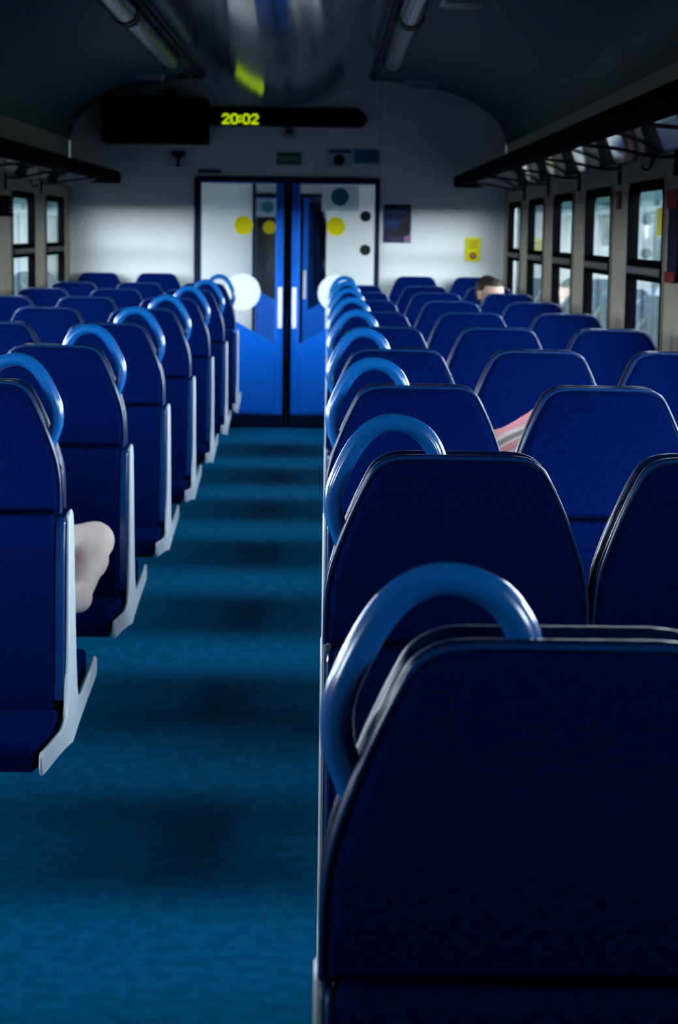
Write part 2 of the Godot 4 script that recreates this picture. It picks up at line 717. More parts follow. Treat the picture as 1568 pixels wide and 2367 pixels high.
func windows() -> void:
	var ww := 1.03
	var y0 := 0.86
	var y1 := 1.822
	var hole := rrect(ww, y1 - y0, 0.07)
	var hc := Vector2(0, (y0 + y1) / 2)
	# one wall panel per bay, with and without a window
	var pb := MB.new()
	holed(pb, 1.596, 0.0, 2.02, hole, hc, 0.036)
	var pm := pb.mesh(30)
	var js := MB.new()
	js.box(Vector3(0.8, 1.0, 0.051), Vector3(0.05, 2.08, 0.03))
	js.box(Vector3(0, 2.02, 0.051), Vector3(1.6, 0.05, 0.03))
	var jsm := js.mesh()
	var sb := MB.new()
	holed(sb, 1.596, 0.0, 2.02, rrect(0.6, 0.3, 0.05), Vector2(0, 1.66), 0.036)  # unseen openings near the camera, kept small to dim the nearest seats
	var sbm := sb.mesh(30)
	var blind := MB.new()
	blind.box(Vector3(0, 1.01, 0.018), Vector3(1.596, 2.02, 0.036), 0.003)
	var blm := blind.mesh()
	# window parts (u along the wall, z into it)
	var fr := MB.new()
	ring(fr, hole, rrect(ww - 0.085, y1 - y0 - 0.085, 0.05), hc, -0.008, 0.04)
	var frm := fr.mesh(30)
	var lip := MB.new()
	ring(lip, rrect(ww + 0.05, y1 - y0 + 0.05, 0.09), rrect(ww + 0.004, y1 - y0 + 0.004, 0.072), hc, -0.006, 0.003)
	var lipm := lip.mesh(30)
	var tr := MB.new()
	tr.box(Vector3(0, 1.428, 0.014), Vector3(ww - 0.08, 0.094, 0.034), 0.006)
	var trm := tr.mesh()
	var rl := MB.new()
	rl.box(Vector3(0, 1.425, -0.004), Vector3(ww - 0.1, 0.036, 0.02), 0.005)
	var rlm := rl.mesh()
	var up := MB.new()
	up.box(Vector3(0, (1.47 + 1.785) / 2, 0.016), Vector3(ww - 0.08, 1.785 - 1.47, 0.001))
	var upm := up.mesh()
	var dn := MB.new()
	dn.box(Vector3(0, (0.9 + 1.386) / 2, 0.016), Vector3(ww - 0.08, 1.386 - 0.9, 0.001))
	var dnm := dn.mesh()
	var wn := 0
	for s in 2:
		var x: float = [XR, XL][s]
		var turn: float = [-PI / 2, PI / 2][s]   # local +z goes into the wall
		turn = [PI / 2, -PI / 2][s]
		var wall := thing(["wall_right", "wall_left"][s], ["beige right side wall between the windows", "beige left side wall between the windows"][s], "wall", Vector3.ZERO, "", "structure")
		for j in range(-7, 5):
			var d := WIN0 + 1.6 * j
			var q := part("wall_panel", (sbm if d < 3.5 else pm) if d > 0.5 and d < 16.0 else blm, M["side wall"], wall)
			q.position = Vector3(x, 0, -d)
			q.rotation.y = turn
			q = part("joint_strip", jsm, M["seam"], wall)
			q.position = Vector3(x, 0, -d)
			q.rotation.y = turn
			if not (d > 3.5 and d < 16.0):
				continue
			wn += 1
			var side: String = ["right", "left"][s]
			var nth: String = ORD[5 - j] if 5 - j < 10 else "tenth"
			var o := thing("window_%d" % wn, "black framed two pane window in the %s wall, %s from the end wall" % [side, nth], "window", Vector3(x, 0, -d), "side windows", "structure")
			o.rotation.y = turn
			part("window_frame", frm, M["black rubber"], o)
			part("surround", lipm, M["side wall"], o)
			var t := part("transom", trm, M["black rubber"], o)
			part("rail", rlm, M["rail grey"], t)
			part("pane", upm, M["glass"], o)
			part("pane", dnm, M["glass"], o)
		# last strip up to the end wall, and one behind the camera
		var b := MB.new()
		var z1 := -(WIN0 + 1.6 * 4 + 0.8)
		b.box(Vector3(x + [0.018, -0.018][s], 1.01, (z1 - WALL_D - 0.05) / 2), Vector3(0.036, 2.02, WALL_D + 0.05 + z1))
		part("wall_panel", b.mesh(), M["side wall"], wall)


# a frame between two matching outlines
func ring(b: MB, outer: PackedVector2Array, inner: PackedVector2Array, c: Vector2, z0: float, z1: float) -> void:
	var from := b.t.size()
	var n := outer.size()
	var base := b.v.size()
	for l in [[outer, z0], [inner, z0], [inner, z1], [outer, z1]]:
		for q in l[0]:
			b.p(Vector3(q.x + c.x, q.y + c.y, l[1]))
	for l in 4:
		var l2 := (l + 1) % 4
		for k in n:
			var k2 := (k + 1) % n
			b.quad(base + l * n + k, base + l * n + k2, base + l2 * n + k2, base + l2 * n + k)
	b.close(from)


# ---------------------------------------------------------------- the end wall and its doors
const DL := -1.02      # clear opening of the doors
const DR := 0.365
const DTOP := 1.97
const SEAM := -0.326


func end_wall() -> void:
	# wall panels round the opening follow the ceiling
	var wall := thing("wall_front", "pale end wall of the coach around the blue double doors", "wall", Vector3.ZERO, "", "structure")
	var line := spline(arch(-0.03), 4)
	for part_of in [[-9.0, -1.075, 0.0], [-1.071, 0.403, 2.0], [0.407, 9.0, 0.0]]:
		var poly := PackedVector2Array()
		var xa: float = maxf(part_of[0], XL)
		var xb: float = minf(part_of[1], XR)
		poly.append(Vector2(xb, part_of[2]))
		poly.append(Vector2(xb, ceil_y(line, xb)))
		for q in line:
			if q.x < xb - 0.004 and q.x > xa + 0.004:
				poly.append(q)
		poly.append(Vector2(xa, ceil_y(line, xa)))
		poly.append(Vector2(xa, part_of[2]))
		var b := MB.new()
		b.prism(poly, -WALL_D - 0.06, -WALL_D, 0.0)
		part("wall_panel", b.mesh(), M["end wall"], wall)
	for x in [-1.073, 0.405]:
		var b := MB.new()
		b.box(Vector3(x, 1.4, -WALL_D - 0.045), Vector3(0.03, 2.84, 0.03))
		part("joint_strip", b.mesh(), M["seam"], wall)
	double_door("door_1", "blue double doors with sloping glass in the end wall of the coach", WALL_D, true)


func ceil_y(line: Array, x: float) -> float:
	for k in line.size() - 1:
		var a: Vector2 = line[k]
		var b: Vector2 = line[k + 1]
		if (a.x - x) * (b.x - x) <= 0.0 and a.x != b.x:
			return lerpf(a.y, b.y, (x - a.x) / (b.x - a.x))
	return 2.28


func double_door(called: String, label: String, d: float, full: bool) -> void:
	var o := thing(called, label, "door", Vector3(0, 0, -d), "", "structure")
	var b := MB.new()
	b.box(Vector3(-1.047, 1.0, -0.02), Vector3(0.055, 2.0, 0.1), 0.006)
	b.box(Vector3(0.386, 1.0, -0.02), Vector3(0.04, 2.0, 0.1), 0.006)
	b.box(Vector3(XC, 1.985, -0.02), Vector3(1.44, 0.045, 0.1), 0.006)
	part("door_frame", b.mesh(), M["navy frame"], o)
	for s in [-1, 1]:
		# u: distance from the seam outwards
		var wid: float = (SEAM - 0.018 - DL) if s < 0 else (DR - SEAM - 0.018)
		var x0: float = SEAM + s * 0.018
		var f := Transform3D(Basis(Vector3(s, 0, 0), Vector3(0, 1, 0), Vector3(0, 0, 1)), Vector3(x0, 0, 0))
		var gi := 0.078        # glass inner edge (at the seam stile)
		var go := wid - 0.008  # glass outer edge
		var ylo := 0.68
		var slope := 0.56
		var ytop := 1.955
		var body := MB.new()
		# stiles and rails round the glass
		body.prism(PackedVector2Array([Vector2(0, 0.005), Vector2(wid, 0.005), Vector2(wid, ylo + slope * (wid - gi)), Vector2(gi, ylo), Vector2(gi, ytop), Vector2(0, ytop)]), -0.045, -0.005, 0.004, f)
		body.box(f * Vector3(wid / 2, ytop + 0.006, -0.025), Vector3(wid, 0.012, 0.04))
		var leaf := part("door_leaf", body.mesh(), M["door blue"], o)
		var g := MB.new()
		g.prism(PackedVector2Array([Vector2(gi, ylo), Vector2(wid, ylo + slope * (wid - gi)), Vector2(wid, ytop), Vector2(gi, ytop)]), -0.028, -0.024, 0.0, f)
		part("pane", g.mesh(), M["glass"], leaf)
		# raised lower panel and the kick plate
		var pn := MB.new()
		pn.prism(PackedVector2Array([Vector2(gi + 0.01, 0.125), Vector2(wid - 0.02, 0.125), Vector2(wid - 0.02, ylo - 0.075 + slope * (wid - gi - 0.03)), Vector2(gi + 0.01, ylo - 0.075)]), -0.01, 0.004, 0.006, f)
		part("panel", pn.mesh(), M["door blue"], leaf)
		pn = MB.new()
		pn.box(f * Vector3(wid / 2, 0.058, -0.002), Vector3(wid - 0.01, 0.11, 0.01), 0.003)
		part("kick_plate", pn.mesh(), M["navy frame"], leaf)
		pn = MB.new()
		pn.box(f * Vector3(-0.002, 1.0, -0.02), Vector3(0.03, 1.99, 0.05), 0.006)
		part("seal", pn.mesh(), M["black rubber"], leaf)
		# handle: a white bar on two feet
		var hx: float = SEAM + s * 0.056
		var h := MB.new()
		h.tube(PackedVector3Array([Vector3(hx, 0.815, 0.035), Vector3(hx, 0.83, 0.042), Vector3(hx, 1.115, 0.042), Vector3(hx, 1.13, 0.035)]), 0.017, 12)
		h.box(Vector3(hx, 0.835, 0.012), Vector3(0.02, 0.02, 0.045), 0.003)
		h.box(Vector3(hx, 1.11, 0.012), Vector3(0.02, 0.02, 0.045), 0.003)
		part("handle", h.mesh(), M["chrome white"], leaf, "white bar handle")
		b = MB.new()
		b.prism(disc(0.076), 0.0, 0.003, 0.0, Transform3D(Basis.IDENTITY, Vector3(-0.681 if s < 0 else 0.058, 1.622, -0.023)))
		part("sticker", b.mesh(), M["yellow"], leaf, "yellow round sticker")
		if full:
			b = MB.new()
			b.prism(disc(0.146, 40), 0.0, 0.003, 0.0, Transform3D(Basis.IDENTITY, Vector3(-0.688 if s < 0 else 0.065, 1.093, -0.023)))
			part("sticker", b.mesh(), M["white sticker"], leaf, "large white round sticker")
			if s > 0:
				for y in [1.707, 1.44]:
					b = MB.new()
					b.prism(disc(0.044), 0.0, 0.003, 0.0, Transform3D(Basis.IDENTITY, Vector3(0.294, y, -0.023)))
					part("sticker", b.mesh(), M["brown print"], leaf, "small dark round sticker")
		if s > 0 or not full:
			var cx := 0.092 if s > 0 else -0.70
			b = MB.new()
			b.box(Vector3(cx, 1.845, -0.021), Vector3(0.295, 0.205, 0.003))
			part("notice", b.mesh(), M["paper"], leaf, "pale notice with a blue disc")
			b = MB.new()
			b.prism(disc(0.072), 0.0, 0.002, 0.0, Transform3D(Basis.IDENTITY, Vector3(cx - 0.005, 1.858, -0.0195)))
			b.prism(disc(0.045), 0.0, 0.001, 0.0, Transform3D(Basis.IDENTITY, Vector3(cx - 0.005, 1.85, -0.0175)))
			part("print", b.mesh(), M["cyan print"], leaf)


# vestibules and the next coach, seen through the glass
func beyond() -> void:
	var d0 := WALL_D + 0.06
	var d1 := 18.1
	var d2 := 23.6
	var d3 := 34.0
	var b := MB.new()
	b.box(Vector3(XC, -0.06, -(18.0 + d3) / 2 - 0.03), Vector3(3.9, 0.12, d3 - 15.0))
	tag(part("floor_vestibule", b.mesh(), M["floor"], self), "teal floor beyond the double doors", "floor", "", "structure")
	b = MB.new()
	b.box(Vector3(XC, 2.5, -(d0 + d3 + 1.5) / 2), Vector3(3.9, 0.1, d3 + 1.5 - d0))
	tag(part("ceiling_vestibule", b.mesh(), M["ceiling"], self), "flat ceiling beyond the double doors", "ceiling", "", "structure")
	for s in 2:
		var x: float = [XR + 0.05, XL - 0.05][s]
		var o := thing(["wall_vestibule_right", "wall_vestibule_left"][s], ["right side wall beyond the doors with tall window openings", "left side wall beyond the doors with tall window openings"][s], "wall", Vector3.ZERO, "", "structure")
		# openings (door windows of the vestibules, windows of the next coach)
		var at := d0
		for w in [[16.85, 17.75], [20.3, 21.6], [24.6, 25.4]]:
			b = MB.new()
			b.box(Vector3(x, 1.22, -(at + w[0]) / 2), Vector3(0.1, 2.45, w[0] - at), 0.004)
			part("pillar", b.mesh(), M["end wall" if at < d2 else "darkened wall"], o)
			b = MB.new()
			b.box(Vector3(x, 0.42, -(w[0] + w[1]) / 2), Vector3(0.1, 0.84, w[1] - w[0]), 0.004)
			b.box(Vector3(x, 2.13, -(w[0] + w[1]) / 2), Vector3(0.1, 0.62, w[1] - w[0]), 0.004)
			part("wall_panel", b.mesh(), M["end wall" if at < d2 else "darkened wall"], o)
			b = MB.new()
			b.box(Vector3(x, 1.33, -(w[0] + w[1]) / 2), Vector3(0.004, 1.0, w[1] - w[0]))
			part("pane", b.mesh(), M["glass"], o)
			at = w[1]
		b = MB.new()
		b.box(Vector3(x, 1.22, -(at + d3 + 1.5) / 2), Vector3(0.1, 2.45, d3 + 1.5 - at), 0.004)
		part("pillar", b.mesh(), M["end wall" if at < d2 else "darkened wall"], o)
	# partition of the first vestibule with the open gangway
	var p := thing("wall_vestibule", "cream partition behind the double doors with an open gangway", "wall", Vector3.ZERO, "", "structure")
	b = MB.new()
	b.box(Vector3((XL - 0.67) / 2, 1.22, -d1), Vector3(-0.67 - XL, 2.44, 0.06), 0.004)
	part("wall_panel", b.mesh(), M["end wall"], p)
	b = MB.new()
	b.box(Vector3((XR - 0.02) / 2, 1.22, -d1), Vector3(XR + 0.02, 2.44, 0.06), 0.004)
	part("wall_panel", b.mesh(), M["end wall"], p)
	b = MB.new()
	b.box(Vector3(-0.345, 2.23, -d1), Vector3(0.644, 0.42, 0.06), 0.004)
	part("wall_panel", b.mesh(), M["end wall"], p)
	b = MB.new()
	b.box(Vector3(-0.655, 1.0, -d1 + 0.02), Vector3(0.03, 2.0, 0.1), 0.004)
	part("edge_strip", b.mesh(), M["navy frame"], p, "dark upright edge strip")
	# second set of doors
	var q := thing("wall_next_coach", "pale wall around the second blue doors seen through the glass", "wall", Vector3.ZERO, "", "structure")
	for l in [[(XL - 1.075) / 2, 1.22, -1.075 - XL, 2.44], [(XR + 0.407) / 2, 1.22, XR - 0.407, 2.44], [-0.334, 2.225, 1.48, 0.43]]:
		b = MB.new()
		b.box(Vector3(l[0], l[1], -d2 - 0.03), Vector3(l[2], l[3], 0.06), 0.003)
		part("wall_panel", b.mesh(), M["end wall"], q)
	double_door("door_2", "second blue double doors seen through the glass of the nearer doors", d2, false)
	var e := thing("wall_far", "far darkened wall around the third blue doors, seen through both nearer sets", "wall", Vector3.ZERO, "", "structure")
	for l in [[(XL - 1.075) / 2, 1.22, -1.075 - XL, 2.44], [(XR + 0.407) / 2, 1.22, XR - 0.407, 2.44], [-0.334, 2.225, 1.48, 0.43]]:
		b = MB.new()
		b.box(Vector3(l[0], l[1], -d3 - 0.03), Vector3(l[2], l[3], 0.06), 0.003)
		part("wall_panel", b.mesh(), M["darkened wall"], e)
	double_door("door_3", "third blue double doors, farthest off through the glass", d3, false)
	b = MB.new()
	b.box(Vector3(XC, 1.22, -d3 - 1.5), Vector3(3.6, 2.6, 0.06))
	tag(part("wall_gangway", b.mesh(), M["navy frame"], self), "dark wall behind the third doors", "wall", "", "structure")


# ---------------------------------------------------------------- ceiling fittings
func ceiling_fittings() -> void:
	# central duct with a round belly and a rounded far end
	var list := []
	var prof := func(k: float) -> PackedVector3Array:
		var o := PackedVector3Array()
		for j in 25:
			var a := lerpf(-1.0, 1.0, j / 24.0)
			o.append(Vector3(XC + 0.63 * a * (0.9 + 0.1 * k), 2.76 - 0.21 * k * (1.0 - a * a), 0))
		o.append(Vector3(XC - 0.6, 2.79, 0))
		o.append(Vector3(XC + 0.6, 2.79, 0))
		return o
	for e in [[2.4, 1.0], [-6.0, 1.0], [-12.0, 1.0], [-16.0, 1.0], [-16.15, 0.97], [-16.24, 0.9], [-16.3, 0.8]]:
		var r: PackedVector3Array = prof.call(e[1])
		for k in r.size():
			r[k].z = e[0]
		list.append(r)
	var b := MB.new()
	b.rings(list)
	tag(part("ceiling_duct", b.mesh(50), M["duct"], self), "long glossy rounded duct panel along the middle of the ceiling", "duct")
	# unlit tube lamps along both sides of the duct
	for s in 2:
		var x: float = [0.425, -1.09][s]
		var side: String = ["right", "left"][s]
		var rail := MB.new()
		rail.box(Vector3(x - [0.085, -0.085][s], 2.77, -6.9), Vector3(0.03, 0.05, 18.6), 0.006)
		tag(part("trim_%d" % (3 + s), rail.mesh(), M["seam"], self), "dark joint strip beside the %s row of ceiling tubes" % side, "trim", "", "structure")
		for k in 5:
			var z0 := 1.35 - 3.12 * k if k < 5 else 0.0
			var z1 := z0 - 3.04
			var o := thing("ceiling_lamp", "unlit tubular lamp in the %s ceiling row, %s from the end wall" % [side, ORD[5 - k]], "lamp", Vector3(x, 2.72, 0), "unlit ceiling tubes")
			b = MB.new()
			b.tube(PackedVector3Array([Vector3(0, 0, z0), Vector3(0, 0, z1)]), 0.062, 20)
			part("cover", b.mesh(), M["lamp cover"], o)
			for z in [z0 - 0.03, z1 + 0.03]:
				b = MB.new()
				b.tube(PackedVector3Array([Vector3(0, 0, z + 0.03), Vector3(0, 0, z - 0.03)]), 0.071, 20)
				part("end_ring", b.mesh(), M["dark metal"], o)
			b = MB.new()
			b.box(Vector3(0, 0.055, (z0 + z1) / 2), Vector3(0.06, 0.07, 2.9), 0.006)
			part("base", b.mesh(), M["lamp cover"], o)
	for e in [[0.665, -10.35, "near the right tubes, closest to the camera"], [0.705, -16.0, "near the right tubes, at the end wall"], [-1.39, -15.75, "near the left tubes, at the end wall"]]:
		var o := thing("ceiling_vent", "small pale ceiling vent " + e[2], "vent", Vector3(e[0], 2.72, e[1]))
		b = MB.new()
		b.box(Vector3(0, 0.012, 0), Vector3(0.24, 0.05, 0.3), 0.008)
		part("frame", b.mesh(), M["grey plastic"], o)
		b = MB.new()
		for k in 4:
			b.box(Vector3(0, -0.016, -0.105 + 0.07 * k), Vector3(0.2, 0.008, 0.03), 0.002)
		part("grille", b.mesh(), M["lamp cover"], o)


# ---------------------------------------------------------------- luggage racks
func racks() -> void:
	for s in 2:
		var sg: float = [1.0, -1.0][s]
		var xw: float = [XR, XL][s]
		var side: String = ["right", "left"][s]
		var o := thing("luggage_rack", "long dark rimmed luggage rack along the %s wall above the windows" % side, "luggage rack", Vector3(xw, 0, 0))
		var zf := -16.28
		var zn := 2.45
		# rim: a deep black rail with a blue underside strip
		var poly := PackedVector2Array([Vector2(-0.425, 1.955), Vector2(-0.42, 2.02), Vector2(-0.405, 2.03), Vector2(-0.375, 2.022), Vector2(-0.37, 1.95), Vector2(-0.385, 1.935), Vector2(-0.41, 1.938)])
		var f := Transform3D(Basis(Vector3(sg, 0, 0), Vector3.UP, Vector3(0, 0, 1)), Vector3.ZERO)
		var b := MB.new()
		b.prism(poly, zf + 0.05, zn, 0.006, f)
		part("rim", b.mesh(60), M["rack black"], o)
		b = MB.new()
		b.prism(PackedVector2Array([Vector2(-0.37, 1.966), Vector2(-0.345, 1.962), Vector2(-0.345, 1.953), Vector2(-0.37, 1.95)]), zf + 0.06, zn, 0.001, f)
		part("strip", b.mesh(), M["rack blue"], o)
		# underside plate, reflecting the windows below
		b = MB.new()
		b.prism(PackedVector2Array([Vector2(-0.372, 1.98), Vector2(-0.28, 1.969), Vector2(-0.2, 1.953), Vector2(-0.13, 1.933), Vector2(-0.08, 1.913), Vector2(-0.08, 1.906), Vector2(-0.13, 1.926), Vector2(-0.2, 1.946), Vector2(-0.28, 1.962), Vector2(-0.372, 1.973)]), zf + 0.04, zn, 0.001, f)
		part("plate", b.mesh(30), M["rack plate"], o, "shiny underside plate")
		# rounded far end
		b = MB.new()
		var path := []
		for k in 9:
			var a := PI / 2 * k / 8.0
			path.append(f * Vector3(-0.395 + 0.30 * (1 - cos(a)), 1.96, zf + 0.055 - 0.06 * sin(a)))
		path.append(f * Vector3(-0.03, 1.965, zf - 0.005))
		b.tube(PackedVector3Array(path), 0.022, 10)
		part("end_cap", b.mesh(), M["rack black"], o)
		for k in range(0, 10):
			var z := -(ROW0 + 0.06 + PITCH * k)
			if z < zf + 0.1:
				continue
			var pts := []
			for q in [Vector3(-0.40, 1.98, 0), Vector3(-0.395, 1.945, 0), Vector3(-0.36, 1.938, 0), Vector3(-0.24, 1.926, 0), Vector3(-0.1, 1.898, 0), Vector3(-0.012, 1.9, 0)]:
				pts.append(f * q + Vector3(0, 0, z))
			b = MB.new()
			b.tube(PackedVector3Array(spline(pts, 4)), 0.008, 8)
			b.box(f * Vector3(-0.008, 1.885, 0) + Vector3(0, 0, z), Vector3(0.016, 0.125, 0.03), 0.003)
			part("bracket", b.mesh(), M["dark metal"], o)


# ---------------------------------------------------------------- seats
var seat_parts := {}


func make_seat_meshes() -> void:
	# outline of the headrest panel seen from the front (origin at its bottom middle)
	var half := [Vector2(0.231, 0.0), Vector2(0.2305, 0.06), Vector2(0.226, 0.11), Vector2(0.215, 0.155), Vector2(0.188, 0.228), Vector2(0.158, 0.292), Vector2(0.142, 0.314), Vector2(0.118, 0.327), Vector2(0.088, 0.3305)]
	var line := spline(half, 3)
	var poly := PackedVector2Array()
	for q in line:
		poly.append(q)
	for k in line.size():
		var q: Vector2 = line[line.size() - 1 - k]
		poly.append(Vector2(-q.x, q.y))
	var up := Transform3D(Basis.IDENTITY, Vector3(0, 0.872, 0))
	var small := PackedVector2Array()
	for q in poly:
		small.append(Vector2(q.x * 0.957, q.y * 0.966 + 0.002))
	var b := MB.new()
	b.prism(poly, 0.019, 0.046, 0.007, up)
	seat_parts.shell = b.mesh(50)
	b = MB.new()
	b.prism(small, 0.03, 0.062, 0.011, up)
	seat_parts.upper = b.mesh(50)
	# piping round the headrest panel
	var pp := PackedVector3Array()
	for q in poly:
		pp.append(Vector3(q.x * 0.984, q.y * 0.986 + 0.872, 0.047))
	b = MB.new()
	b.tube(pp, 0.0036, 6)
	seat_parts.piping = b.mesh(70)
	# lower back cushion, drawn in (z, y) and run across
	var side := Transform3D(Basis(Vector3(0, 0, 1), Vector3(0, 1, 0), Vector3(-1, 0, 0)), Vector3.ZERO)
	var prof := PackedVector2Array()
	for q in [Vector2(0.004, 0.862), Vector2(0.045, 0.866), Vector2(0.058, 0.860), Vector2(0.066, 0.845), Vector2(0.074, 0.74), Vector2(0.085, 0.58), Vector2(0.095, 0.40), Vector2(0.09, 0.375), Vector2(0.004, 0.375)]:
		prof.append(q)
	b = MB.new()
	b.prism(prof, -0.213, 0.213, 0.009, side)
	seat_parts.lower = b.mesh(35)
	# seat cushion
	prof = PackedVector2Array()
	for q in spline([Vector2(0.08, 0.372), Vector2(0.12, 0.382), Vector2(0.28, 0.388), Vector2(0.42, 0.405), Vector2(0.49, 0.411), Vector2(0.522, 0.405), Vector2(0.536, 0.388), Vector2(0.536, 0.36)], 3):
		prof.append(q)
	prof.append(Vector2(0.53, 0.333))
	prof.append(Vector2(0.50, 0.325))
	prof.append(Vector2(0.08, 0.315))
	b = MB.new()
	b.prism(prof, -0.226, 0.222, 0.008, side)
	seat_parts.cushion = b.mesh(35)
	# pedestal under the seat
	b = MB.new()
	b.box(Vector3(0, 0.305, 0.2), Vector3(0.42, 0.025, 0.3), 0.004)
	seat_parts.pedestal = b.mesh()
	b = MB.new()
	b.box(Vector3(0, 0.145, 0.12), Vector3(0.05, 0.29, 0.05), 0.006)
	b.box(Vector3(0, 0.012, 0.13), Vector3(0.12, 0.024, 0.1), 0.004)
	seat_parts.leg = b.mesh()
	b = MB.new()
	b.box(Vector3(0, 0.15, 0.125), Vector3(0.462, 0.29, 0.235), 0.012)  # box added under inner seats to stop light spilling between bays
	seat_parts.under_box = b.mesh()
	# pale end frame: an upright that splits into an arm under each cushion
	var yo := [Vector2(0.0, 0.268), Vector2(0.12, 0.285), Vector2(0.3, 0.305), Vector2(0.49, 0.322), Vector2(0.54, 0.328), Vector2(0.548, 0.345), Vector2(0.548, 0.372), Vector2(0.535, 0.383), Vector2(0.42, 0.372), Vector2(0.2, 0.352), Vector2(0.125, 0.362), Vector2(0.098, 0.395), Vector2(0.078, 0.48), Vector2(0.062, 0.62), Vector2(0.05, 0.76), Vector2(0.042, 0.83), Vector2(0.03, 0.862), Vector2(0.012, 0.874)]
	poly = PackedVector2Array()
	for q in yo:
		poly.append(q)
	for k in yo.size() - 1:
		var q: Vector2 = yo[yo.size() - 1 - k]
		poly.append(Vector2(-q.x, q.y))
	for s in 2:
		# depth runs along -x in «side»: the aisle is at -x for the seats on the right
		b = MB.new()
		if s == 0:
			b.prism(poly, 0.224, 0.235, 0.0035, side)
		else:
			b.prism(poly, -0.251, -0.240, 0.0035, side)
		seat_parts["frame%d" % s] = b.mesh(35)
		# glossy side shell between the back cushion and the end frame
		var sp := PackedVector2Array([Vector2(-0.04, 0.858), Vector2(0.035, 0.858), Vector2(0.05, 0.84), Vector2(0.064, 0.74), Vector2(0.076, 0.58), Vector2(0.088, 0.40), Vector2(-0.08, 0.40)])
		b = MB.new()
		if s == 0:
			b.prism(sp, 0.2135, 0.2235, 0.003, side)
		else:
			b.prism(sp, -0.2395, -0.2135, 0.003, side)
		seat_parts["side%d" % s] = b.mesh(35)
		# curved grab handle
		var pts := []
		for q in [Vector2(0.195, 1.19), Vector2(0.185, 1.214), Vector2(0.166, 1.237), Vector2(0.14, 1.250), Vector2(0.111, 1.2535), Vector2(0.082, 1.244), Vector2(0.058, 1.222), Vector2(0.038, 1.190), Vector2(0.020, 1.150), Vector2(0.014, 1.125), Vector2(0.014, 1.102), Vector2(0.0185, 1.08), Vector2(0.034, 1.040), Vector2(0.05, 1.0), Vector2(0.058, 0.98)]:
			var x: float = q.x - 0.229
			pts.append(Vector3(x if s == 0 else -x, q.y, 0.0))
		b = MB.new()
		b.tube(PackedVector3Array(spline(pts, 4)), 0.0165, 16)
		seat_parts["handle%d" % s] = b.mesh(60)


func make_seat(label: String, at: Vector3, faces: bool, aisle: int, group: String) -> Node3D:
	var o := thing("train_seat", label, "seat", at, group)
	if not faces:
		o.rotation.y = PI
	part("headrest", seat_parts.upper, M["upholstery"], o)
	var sh := part("back_shell", seat_parts.shell, M["seat shell"], o)
	part("piping", seat_parts.piping, M["piping"], sh)
	part("backrest", seat_parts.lower, M["back upholstery"], o)
	part("seat_cushion", seat_parts.cushion, M["upholstery"], o)
	part("support", seat_parts.pedestal, M["dark metal"], o)
	if not label.begins_with("navy aisle"):
		part("leg", seat_parts.leg, M["dark metal"], o)
		part("under_seat_box", seat_parts.under_box, M["dark metal"], o)
	if aisle >= 0 and faces:
		part("side_shell", seat_parts["side%d" % aisle], M["piping"], o)
		part("end_frame", seat_parts["frame%d" % aisle], M["end frame"], o, "pale grey end frame")
		part("grab_handle", seat_parts["handle%d" % aisle], M["handle"], o, "bright blue curved grab handle")
	return o


func seats() -> void:
	make_seat_meshes()
	var cols := [[0.229, 0.695, 1.161], [-0.893, -1.359, -1.825]]
	for k in range(1, 10):
		for s in 2:
			if s == 1 and k < 3:
				continue   # out of the picture: an open space by the doors behind the camera
			for c in 3:
				for f in 2:
					var which: String = ["aisle", "middle", "window"][c]
					var lab := "navy %s seat %s of the aisle facing the %s, %s row from the doors" % [which, ["right", "left"][s], ["camera", "doors"][f], ORD[10 - k]]
					make_seat(lab, Vector3(cols[s][c], 0, -(ROW0 + 0.06 + PITCH * (k - 1))), f == 0, s if c == 0 else -1 - (0 if c else 1), "back to back train seats")
	for s in 2:
		for c in [1, 2]:
			make_seat("navy %s seat against the end wall, %s of the doors" % [["", "inner", "outer"][c], ["right", "left"][s]], Vector3(cols[s][c], 0.035, -16.325), true, -1, "seats against the end wall")


# ---------------------------------------------------------------- signs and small fittings
func plate(parent: Node, called: String, m: String, x0: float, y0: float, x1: float, y1: float, z: float, t: float, bev := 0.002) -> MeshInstance3D:
	var b := MB.new()
	b.box(Vector3((x0 + x1) / 2, (y0 + y1) / 2, z + t / 2), Vector3(x1 - x0, y1 - y0, t), minf(bev, t / 3))
	return part(called, b.mesh(), M[m], parent)


